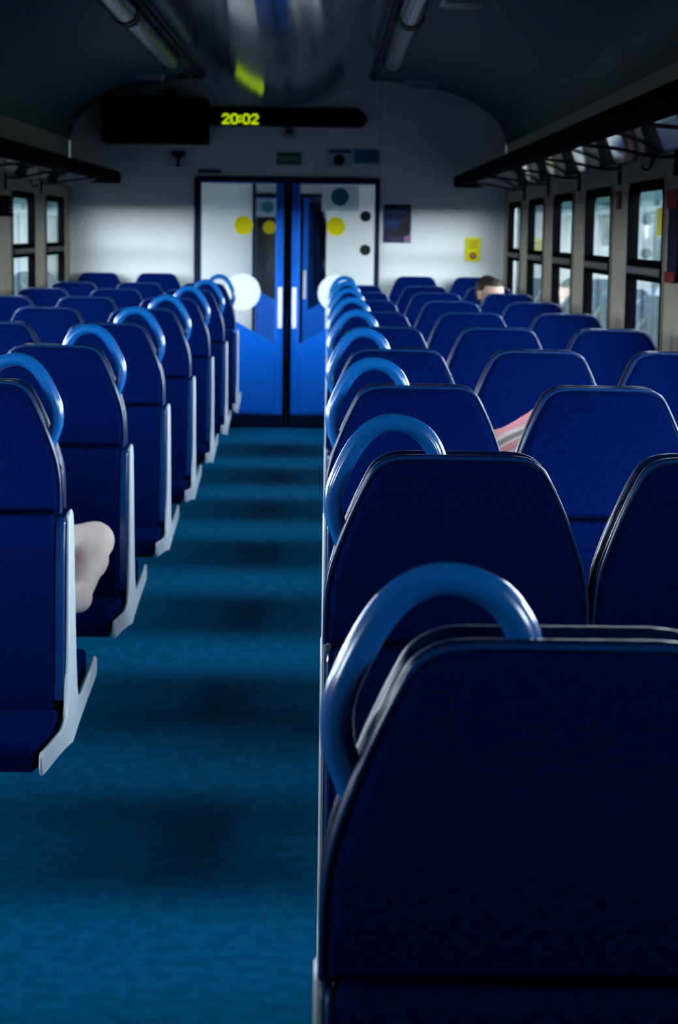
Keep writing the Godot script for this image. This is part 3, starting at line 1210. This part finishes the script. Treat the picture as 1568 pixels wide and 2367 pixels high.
func fittings() -> void:
	var z := -WALL_D
	# clock display: dot matrix digits on a long black panel
	var o := thing("clock_display", "long black display panel above the doors with glowing yellow green clock digits", "clock", Vector3(0, 0, z))
	var b := MB.new()
	b.prism(PackedVector2Array([Vector2(-0.955, 2.40), Vector2(0.24, 2.40), Vector2(0.275, 2.42), Vector2(0.295, 2.455), Vector2(0.295, 2.475), Vector2(0.27, 2.51), Vector2(0.22, 2.545), Vector2(-0.955, 2.545)]), 0.0, 0.07, 0.008)
	part("casing", b.mesh(), M["black rubber"], o)
	var font := {"2": [14, 17, 1, 2, 4, 8, 31], "0": [14, 17, 17, 17, 17, 17, 14], ":": [0, 1, 1, 0, 1, 1, 0]}
	var x := -0.851
	var pitch := 0.0112
	for ch in "20:02":
		var w := 1 if ch == ":" else 5
		b = MB.new()
		for r in 7:
			for c in w:
				if font[ch][r] & (1 << (w - 1 - c)):
					b.box(Vector3(x + (c + 0.5) * pitch, 2.4935 - (r + 0.5) * pitch, 0.072), Vector3(pitch * 1.3, pitch * 1.25, 0.004), 0.001)
		part("digit", b.mesh(), M["led"], o, "glowing yellow green digit")
		x += (w + (1.0 if ch != ":" else 1.4)) * pitch
	var l := AreaLight3D.new()
	l.name = "clock_light"
	l.area_size = Vector2(0.29, 0.08)
	l.light_color = Color(0.62, 0.86, 0.0)
	l.light_energy = 0.0002
	l.area_range = 30.0
	l.shadow_enabled = true
	l.position = Vector3(-0.705, 2.454, z + 0.08)
	l.rotation.y = PI
	add_child(l)
	# black box widened to fill the dark upper left of the end wall
	o = thing("black_box", "wide black box under the ceiling left of the clock display", "black_box", Vector3(0, 0, z))
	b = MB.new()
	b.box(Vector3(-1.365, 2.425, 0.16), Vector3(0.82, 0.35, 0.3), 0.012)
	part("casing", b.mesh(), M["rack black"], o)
	plate(o, "front_panel", "black rubber", -1.74, 2.275, -0.99, 2.575, 0.31, 0.006)
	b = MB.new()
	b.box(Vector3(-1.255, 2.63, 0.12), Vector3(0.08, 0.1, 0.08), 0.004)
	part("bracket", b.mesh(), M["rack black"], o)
	# camera box
	o = thing("camera_dome", "small grey box between the clock display and the green sign", "camera", Vector3(0, 0, z))
	plate(o, "housing", "grey plastic", -0.37, 2.315, -0.27, 2.395, 0.0, 0.05, 0.008)
	plate(o, "lens", "dark print", -0.345, 2.345, -0.295, 2.385, 0.05, 0.006)
	# green sign
	o = thing("exit_sign", "small green sign centred over the double doors", "sign", Vector3(0, 0, z))
	plate(o, "board", "green sign", -0.42, 2.105, -0.223, 2.2, 0.0, 0.015)
	plate(o, "bar", "green bar", -0.405, 2.135, -0.238, 2.172, 0.015, 0.002)
	# notices above the doors
	o = thing("notice", "pale notice with a dark T shaped picture left of the doors", "notice", Vector3(0, 0, z))
	plate(o, "sheet", "paper", -1.303, 2.068, -1.104, 2.213, 0.0, 0.006)
	b = MB.new()
	b.prism(PackedVector2Array([Vector2(-1.26, 2.2), Vector2(-1.15, 2.2), Vector2(-1.145, 2.175), Vector2(-1.19, 2.14), Vector2(-1.192, 2.075), Vector2(-1.215, 2.075), Vector2(-1.215, 2.14), Vector2(-1.262, 2.175)]), 0.006, 0.008)
	part("print", b.mesh(), M["dark print"], o)
	o = thing("notice", "pale notice with a dark round picture right above the doors", "notice", Vector3(0, 0, z))
	plate(o, "sheet", "paper", -0.025, 2.085, 0.186, 2.238, 0.0, 0.006)
	plate(o, "heading", "blue print", -0.01, 2.205, 0.175, 2.225, 0.006, 0.001)
	b = MB.new()
	b.prism(disc(0.045), 0.006, 0.008, 0.0, Transform3D(Basis.IDENTITY, Vector3(0.078, 2.148, 0)))
	part("print", b.mesh(), M["dark print"], o)
	o = thing("notice", "plain blue grey notice at the upper right corner of the doors", "notice", Vector3(0, 0, z))
	plate(o, "sheet", "cyan print", 0.196, 2.12, 0.398, 2.235, 0.0, 0.006)
	for k in 3:
		plate(o, "text_line", "blue print", 0.21, 2.143 + 0.028 * k, 0.385, 2.153 + 0.028 * k, 0.006, 0.001)
	o = thing("notice", "narrow dark plate over the left corner of the doors", "notice", Vector3(0, 0, z))
	plate(o, "sheet", "blue print", -1.04, 2.03, -0.86, 2.062, 0.0, 0.006)
	# poster right of the doors
	o = thing("poster", "blue poster with a seated dark figure, right of the doors", "poster", Vector3(0, 0, z))
	b = MB.new()
	b.box(Vector3(0.548, 1.652, 0.004), Vector3(0.22, 0.305, 0.008), 0.001)
	part("backing", b.mesh(), M["blue print"], o)
	var im := Image.create(80, 110, false, Image.FORMAT_RGB8)
	im.fill(Color(0.02, 0.12, 0.3))
	im.fill_rect(Rect2i(0, 0, 80, 14), Color(0.01, 0.08, 0.2))
	im.fill_rect(Rect2i(8, 18, 58, 7), Color(0.06, 0.28, 0.45))
	im.fill_rect(Rect2i(8, 46, 45, 14), Color(0.04, 0.2, 0.42))
	im.fill_rect(Rect2i(0, 74, 80, 36), Color(0.04, 0.03, 0.18))
	im.fill_rect(Rect2i(14, 88, 36, 22), Color(0.2, 0.1, 0.3))
	im.fill_rect(Rect2i(60, 72, 20, 38), Color(0.5, 0.38, 0.5))
	for y in 110:
		for xx in 80:
			if Vector2((xx - 66) / 8.0, (y - 42) / 13.0).length() < 1.0:
				im.set_pixel(xx, y, Color(0.25, 0.1, 0.07))
			elif Vector2((xx - 62) / 17.0, (y - 72) / 20.0).length() < 1.0 or Vector2((xx - 44) / 24.0, (y - 84) / 9.0).length() < 1.0:
				im.set_pixel(xx, y, Color(0.03, 0.02, 0.05))
	var pm := StandardMaterial3D.new()
	pm.resource_name = "poster print"
	pm.albedo_texture = ImageTexture.create_from_image(im)
	pm.roughness = 0.5
	var qm := QuadMesh.new()
	qm.size = Vector2(0.216, 0.3)
	var q := part("print", qm, pm, o)
	q.position = Vector3(0.548, 1.652, 0.009)
	# yellow intercom
	o = thing("intercom", "yellow intercom plate with a red push button on the right end wall", "intercom", Vector3(1.156, 1.456, z))
	b = MB.new()
	b.prism(rrect(0.118, 0.19, 0.012), 0.0, 0.022, 0.004)
	part("plate", b.mesh(), M["yellow"], o)
	b = MB.new()
	b.lathe(PackedVector2Array([Vector2(0.0, 0.0), Vector2(0.026, 0.0), Vector2(0.026, 0.008), Vector2(0.02, 0.012), Vector2(0.0, 0.012)]), 20, Transform3D(Basis(Vector3(1, 0, 0), Vector3(0, 0, 1), Vector3(0, -1, 0)), Vector3(0, -0.05, 0.022)))
	part("button_ring", b.mesh(), M["brown print"], o)
	b = MB.new()
	b.lathe(PackedVector2Array([Vector2(0.0, 0.0), Vector2(0.015, 0.0), Vector2(0.013, 0.006), Vector2(0.0, 0.009)]), 20, Transform3D(Basis(Vector3(1, 0, 0), Vector3(0, 0, 1), Vector3(0, -1, 0)), Vector3(0, -0.05, 0.033)))
	part("button", b.mesh(), M["button red"], o, "red push button")
	b = MB.new()
	for k in 3:
		b.box(Vector3(0, 0.06 - 0.022 * k, 0.0225), Vector3(0.075 - 0.012 * (k % 2), 0.007, 0.002))
	part("text_line", b.mesh(), M["brown print"], o)
	# on the right wall
	o = thing("notice", "small red notice on the right wall pillar beside the nearest visible window", "notice", Vector3(XR, 1.75, -9.93))
	b = MB.new()
	b.box(Vector3(-0.004, 0, 0), Vector3(0.008, 0.085, 0.13), 0.001)
	part("plate", b.mesh(), M["red"], o)
	b = MB.new()
	b.box(Vector3(-0.009, 0.0, 0), Vector3(0.002, 0.03, 0.1), 0.0005)
	part("stripe", b.mesh(), M["brown print"], o)
	o = thing("extinguisher_cabinet", "red bordered dark wall box at the right edge of the picture", "cabinet", Vector3(XR, 1.58, -8.26))
	b = MB.new()
	b.box(Vector3(-0.01, 0, 0), Vector3(0.02, 0.36, 0.24), 0.004)
	part("body", b.mesh(), M["dark print"], o)
	b = MB.new()
	b.box(Vector3(-0.024, 0.15, 0), Vector3(0.008, 0.075, 0.245), 0.002)
	part("band", b.mesh(), M["red"], o, "red top band")
	b = MB.new()
	b.box(Vector3(-0.024, -0.165, 0), Vector3(0.008, 0.045, 0.245), 0.002)
	part("band", b.mesh(), M["red"], o, "red bottom band")
	b = MB.new()
	b.box(Vector3(-0.003, 0, 0), Vector3(0.003, 0.12, 0.16))
	o = thing("sticker", "yellow square sticker on the nearest visible right window pane", "sticker", Vector3(XR + 0.011, 1.64, -8.74))
	part("film", b.mesh(), M["yellow"], o)
	o = thing("wall_speaker", "small black box on the left wall beside a window", "speaker", Vector3(XL, 1.715, -12.9))
	b = MB.new()
	b.box(Vector3(0.035, 0, 0), Vector3(0.07, 0.13, 0.2), 0.01)
	part("casing", b.mesh(), M["black rubber"], o)
	b = MB.new()
	for k in 4:
		b.box(Vector3(0.071, -0.036 + 0.024 * k, 0), Vector3(0.006, 0.008, 0.15), 0.002)
	part("grille", b.mesh(), M["dark metal"], o)
	for s in 2:
		o = thing("coat_hook", "small dark coat hook on the %s wall under the rack" % ["right", "left"][s], "hook", Vector3([XR, XL][s], 1.9, [-8.9, -14.2][s]))
		var sg: float = [-1.0, 1.0][s]
		b = MB.new()
		b.tube(PackedVector3Array(spline([Vector3(0, 0.03, 0), Vector3(sg * 0.012, 0.0, 0), Vector3(sg * 0.02, -0.03, 0), Vector3(sg * 0.045, -0.035, 0), Vector3(sg * 0.055, -0.015, 0)], 4)), 0.006, 8)
		part("hook", b.mesh(), M["dark metal"], o)
		b = MB.new()
		b.box(Vector3(sg * 0.003, 0.02, 0), Vector3(0.006, 0.05, 0.03), 0.001)
		part("plate", b.mesh(), M["dark metal"], o)


# ---------------------------------------------------------------- people
# head: centre, the way it looks, the top of the head
func head_bones(c: Vector3, fwd: Vector3, up: Vector3) -> Array:
	var s := fwd.cross(up).normalized()
	var at := func(x: float, y: float, z: float) -> Vector3: return c + s * x + up * y + fwd * z
	return [
		[at.call(0, 0.03, -0.03), at.call(0, 0.04, 0.025), 0.083, 0.078],
		[at.call(0, -0.03, 0.03), at.call(0, -0.075, 0.05), 0.062, 0.04],
		[at.call(-0.035, -0.02, 0.05), at.call(0.035, -0.02, 0.05), 0.035, 0.035],
		[at.call(0, 0.012, 0.1), at.call(0, -0.025, 0.112), 0.01, 0.016],
		[at.call(-0.04, 0.022, 0.083), at.call(0.04, 0.022, 0.083), 0.014, 0.014],
		[at.call(-0.018, -0.06, 0.083), at.call(0.018, -0.06, 0.083), 0.013, 0.013],
		[at.call(-0.083, -0.02, -0.005), at.call(-0.086, 0.02, -0.012), 0.011, 0.016],
		[at.call(0.083, -0.02, -0.005), at.call(0.086, 0.02, -0.012), 0.011, 0.016],
	]


func hand_mesh() -> MB:
	# a relaxed hand: wrist at the origin, fingers along +z, palm towards -y, thumb towards +x
	var b := MB.new()
	var bones := [[Vector3(0.012, 0, 0.02), Vector3(0.02, 0, 0.085), 0.017, 0.014], [Vector3(-0.012, 0, 0.02), Vector3(-0.026, 0, 0.08), 0.016, 0.013], [Vector3(0, 0, 0), Vector3(0, 0, 0.05), 0.022, 0.018]]
	for k in 4:
		var x: float = [0.028, 0.009, -0.01, -0.029][k]
		var l: float = [0.068, 0.077, 0.07, 0.055][k]
		var a := Vector3(x, 0.0, [0.09, 0.094, 0.09, 0.082][k])
		var m := a + Vector3(0, -0.008, l * 0.5)
		var e := m + Vector3(0, -0.022, l * 0.42)
		bones.append([a - Vector3(0, 0, 0.03), a, 0.011, 0.0095])
		bones.append([a, m, 0.0093, 0.0085])
		bones.append([m, e, 0.0085, 0.0072])
	bones.append([Vector3(0.018, -0.005, 0.025), Vector3(0.05, -0.014, 0.055), 0.015, 0.011])
	bones.append([Vector3(0.05, -0.014, 0.055), Vector3(0.06, -0.02, 0.088), 0.0105, 0.0085])
	nets(b, bones, 0.0045, 0.006)
	return b


func person(label: String, j: Dictionary, look: Vector3, top: Vector3, cloth: String, trousers: String, bare: bool, hand: MB) -> Node3D:
	var base: Vector3 = j.pelvis
	var o := thing("person", label, "person", Vector3(base.x, base.y - 0.12, base.z))
	var off := -o.position
	top = (top - look * top.dot(look)).normalized()
	var sh := func(k: String) -> Vector3: return j[k] + off
	var body := MB.new()
	var torso := [
		[sh.call("pelvis"), sh.call("waist"), 0.125, 0.105], [sh.call("waist"), sh.call("chest"), 0.105, 0.115],
		[sh.call("chest"), sh.call("neck"), 0.10, 0.05], [sh.call("hip_l"), sh.call("hip_r"), 0.105, 0.105],
		[sh.call("shoulder_l"), sh.call("chest"), 0.062, 0.10], [sh.call("shoulder_r"), sh.call("chest"), 0.062, 0.10],
		[sh.call("shoulder_l"), sh.call("neck"), 0.05, 0.045], [sh.call("shoulder_r"), sh.call("neck"), 0.05, 0.045],
	]
	var arms := []
	var legs := []
	var thighs := []
	for s in ["_l", "_r"]:
		arms.append([sh.call("shoulder" + s), sh.call("elbow" + s), 0.052, 0.04])
		arms.append([sh.call("elbow" + s), sh.call("wrist" + s), 0.039, 0.026])
		thighs.append([sh.call("hip" + s), sh.call("knee" + s), 0.088, 0.056])
		legs.append([sh.call("knee" + s), sh.call("knee" + s).lerp(sh.call("ankle" + s), 0.35), 0.055, 0.054])
		legs.append([sh.call("knee" + s).lerp(sh.call("ankle" + s), 0.35), sh.call("ankle" + s), 0.054, 0.036])
		legs.append([sh.call("ankle" + s), sh.call("toe" + s), 0.038, 0.024])
	var hc: Vector3 = sh.call("head")
	nets(body, torso + arms + thighs + legs + [[sh.call("neck"), hc - top * 0.05, 0.052, 0.05]], 0.014, 0.03)
	nets(body, head_bones(hc, look, top), 0.006, 0.02)
	for s in ["_l", "_r"]:
		var d: Vector3 = (sh.call("wrist" + s) - sh.call("elbow" + s)).normalized()
		var sx := d.cross(Vector3.UP).normalized() * (1.0 if s == "_l" else -1.0)
		body.add(hand, Transform3D(Basis(sx, d.cross(sx) * (1.0 if s == "_l" else -1.0), d), sh.call("wrist" + s) - d * 0.01))
	part("body", body.mesh(120), M["darkened skin" if cloth == "dark cloth" else "skin"], o)
	# clothes: the same bones a little larger
	var c := MB.new()
	var sleeves := []
	for k in [0, 2]:
		var a: Array = arms[k]
		sleeves.append([a[0], a[0].lerp(a[1], 0.55), a[2], lerpf(a[2], a[3], 0.55)])
	if cloth == "dark cloth":
		sleeves = arms
	nets(c, torso + sleeves, 0.013, 0.035, 0.011)
	var ax := Vector3(-0.42, 0.88, 0.2).normalized()
	for k in c.v.size():
		c.uv[k] = Vector2(0.5, (c.v[k] - sh.call("pelvis")).dot(ax) * 5.6)
	part("shirt", c.mesh(120), M[cloth], o)
	c = MB.new()
	var cover := [torso[0], torso[3]]
	for k in 2:
		var a: Array = thighs[k]
		cover.append([a[0], a[0].lerp(a[1], 0.45 if bare else 1.0), a[2], lerpf(a[2], a[3], 0.45 if bare else 1.0)])
	if not bare:
		for k in [0, 1, 3, 4]:
			cover.append(legs[k])
	nets(c, cover, 0.014, 0.03, 0.014)
	part("shorts" if bare else "trousers", c.mesh(120), M[trousers], o)
	# hair, eyes, mouth
	var s := look.cross(top).normalized()
	c = MB.new()
	nets(c, [
		[hc + top * 0.052 - look * 0.035, hc + top * 0.062 + look * 0.022, 0.082, 0.07],
		[hc - top * 0.03 - look * 0.075, hc + top * 0.03 - look * 0.055, 0.045, 0.07],
		[hc + s * 0.065 + top * 0.005 - look * 0.035, hc + s * 0.055 + top * 0.055 - look * 0.02, 0.034, 0.04],
		[hc - s * 0.065 + top * 0.005 - look * 0.035, hc - s * 0.055 + top * 0.055 - look * 0.02, 0.034, 0.04],
	], 0.007, 0.02)
	part("hair", c.mesh(120), M["hair"], o)
	for e in [-1, 1]:
		c = MB.new()
		nets(c, [[hc + s * 0.031 * e + top * 0.002 + look * 0.085, hc + s * 0.033 * e + top * 0.002 + look * 0.085, 0.0115, 0.0115]], 0.003, 0.002)
		part("eye", c.mesh(120), M["eye white"], o)
	c = MB.new()
	nets(c, [[hc - s * 0.02 - top * 0.058 + look * 0.092, hc + s * 0.02 - top * 0.058 + look * 0.092, 0.0055, 0.0055]], 0.003, 0.002)
	part("mouth", c.mesh(120), M["lips"], o)
	return o


func people() -> void:
	var hand := hand_mesh()
	# knees drawn up on the left bench: sits sideways against the window
	person("person sitting sideways on the left bench with one bare knee drawn up beside the aisle", {
		"pelvis": Vector3(-1.16, 0.53, -6.32), "waist": Vector3(-1.31, 0.68, -6.32), "chest": Vector3(-1.48, 0.86, -6.32), "neck": Vector3(-1.60, 1.0, -6.32), "head": Vector3(-1.66, 1.13, -6.32),
		"hip_l": Vector3(-1.12, 0.53, -6.44), "hip_r": Vector3(-1.12, 0.53, -6.24), "shoulder_l": Vector3(-1.55, 0.93, -6.47), "shoulder_r": Vector3(-1.55, 0.93, -6.15),
		"elbow_l": Vector3(-1.38, 0.72, -6.52), "elbow_r": Vector3(-1.38, 0.70, -6.07), "wrist_l": Vector3(-1.14, 0.70, -6.45), "wrist_r": Vector3(-1.14, 0.68, -6.12),
		"knee_l": Vector3(-0.738, 0.588, -6.46), "knee_r": Vector3(-0.86, 0.59, -6.24), "ankle_l": Vector3(-0.752, 0.462, -6.11), "ankle_r": Vector3(-0.83, 0.47, -6.06),
		"toe_l": Vector3(-0.84, 0.435, -5.97), "toe_r": Vector3(-0.93, 0.435, -5.93),
	}, Vector3(1, -0.1, 0).normalized(), Vector3(0.1, 1, 0).normalized(), "grey cloth", "dark cloth", true, hand)
	# leans forward on the middle right seat, hidden but for the striped shirt
	person("person in a pink, white and grey striped shirt leaning forward between two right seats", {
		"pelvis": Vector3(0.70, 0.51, -6.42), "waist": Vector3(0.69, 0.69, -6.36), "chest": Vector3(0.67, 0.87, -6.2), "neck": Vector3(0.71, 1.055, -6.05), "head": Vector3(0.77, 0.99, -5.88),
		"hip_l": Vector3(0.80, 0.50, -6.38), "hip_r": Vector3(0.61, 0.50, -6.38), "shoulder_l": Vector3(0.86, 0.92, -6.06), "shoulder_r": Vector3(0.50, 0.915, -6.06),
		"elbow_l": Vector3(0.88, 0.69, -5.94), "elbow_r": Vector3(0.47, 0.69, -5.92), "wrist_l": Vector3(0.78, 0.62, -5.74), "wrist_r": Vector3(0.60, 0.62, -5.74),
		"knee_l": Vector3(0.80, 0.50, -5.95), "knee_r": Vector3(0.60, 0.50, -5.95), "ankle_l": Vector3(0.80, 0.09, -5.92), "ankle_r": Vector3(0.60, 0.09, -5.92),
		"toe_l": Vector3(0.82, 0.035, -5.76), "toe_r": Vector3(0.58, 0.035, -5.76),
	}, Vector3(0.15, -0.6, 0.75).normalized(), Vector3(0.15, 0.75, 0.6).normalized(), "striped cloth", "grey cloth", false, hand)
	# a dark haired traveller by the right windows, far back
	person("person with short dark hair by the far right windows, only the head in view", {
		"pelvis": Vector3(1.12, 0.51, -14.30), "waist": Vector3(1.12, 0.68, -14.36), "chest": Vector3(1.11, 0.88, -14.38), "neck": Vector3(1.12, 1.03, -14.36), "head": Vector3(1.13, 1.155, -14.28),
		"hip_l": Vector3(1.22, 0.50, -14.28), "hip_r": Vector3(1.03, 0.50, -14.28), "shoulder_l": Vector3(1.27, 0.97, -14.36), "shoulder_r": Vector3(0.94, 0.98, -14.36),
		"elbow_l": Vector3(1.30, 0.72, -14.25), "elbow_r": Vector3(0.92, 0.72, -14.25), "wrist_l": Vector3(1.2, 0.60, -14.06), "wrist_r": Vector3(1.03, 0.60, -14.06),
		"knee_l": Vector3(1.22, 0.50, -13.86), "knee_r": Vector3(1.02, 0.50, -13.86), "ankle_l": Vector3(1.22, 0.09, -13.82), "ankle_r": Vector3(1.02, 0.09, -13.82),
		"toe_l": Vector3(1.24, 0.035, -13.66), "toe_r": Vector3(1.0, 0.035, -13.66),
	}, Vector3(0.55, -0.25, 0.8).normalized(), (Vector3(0.12, 1, 0.2)).normalized(), "dark cloth", "dark cloth", false, hand)
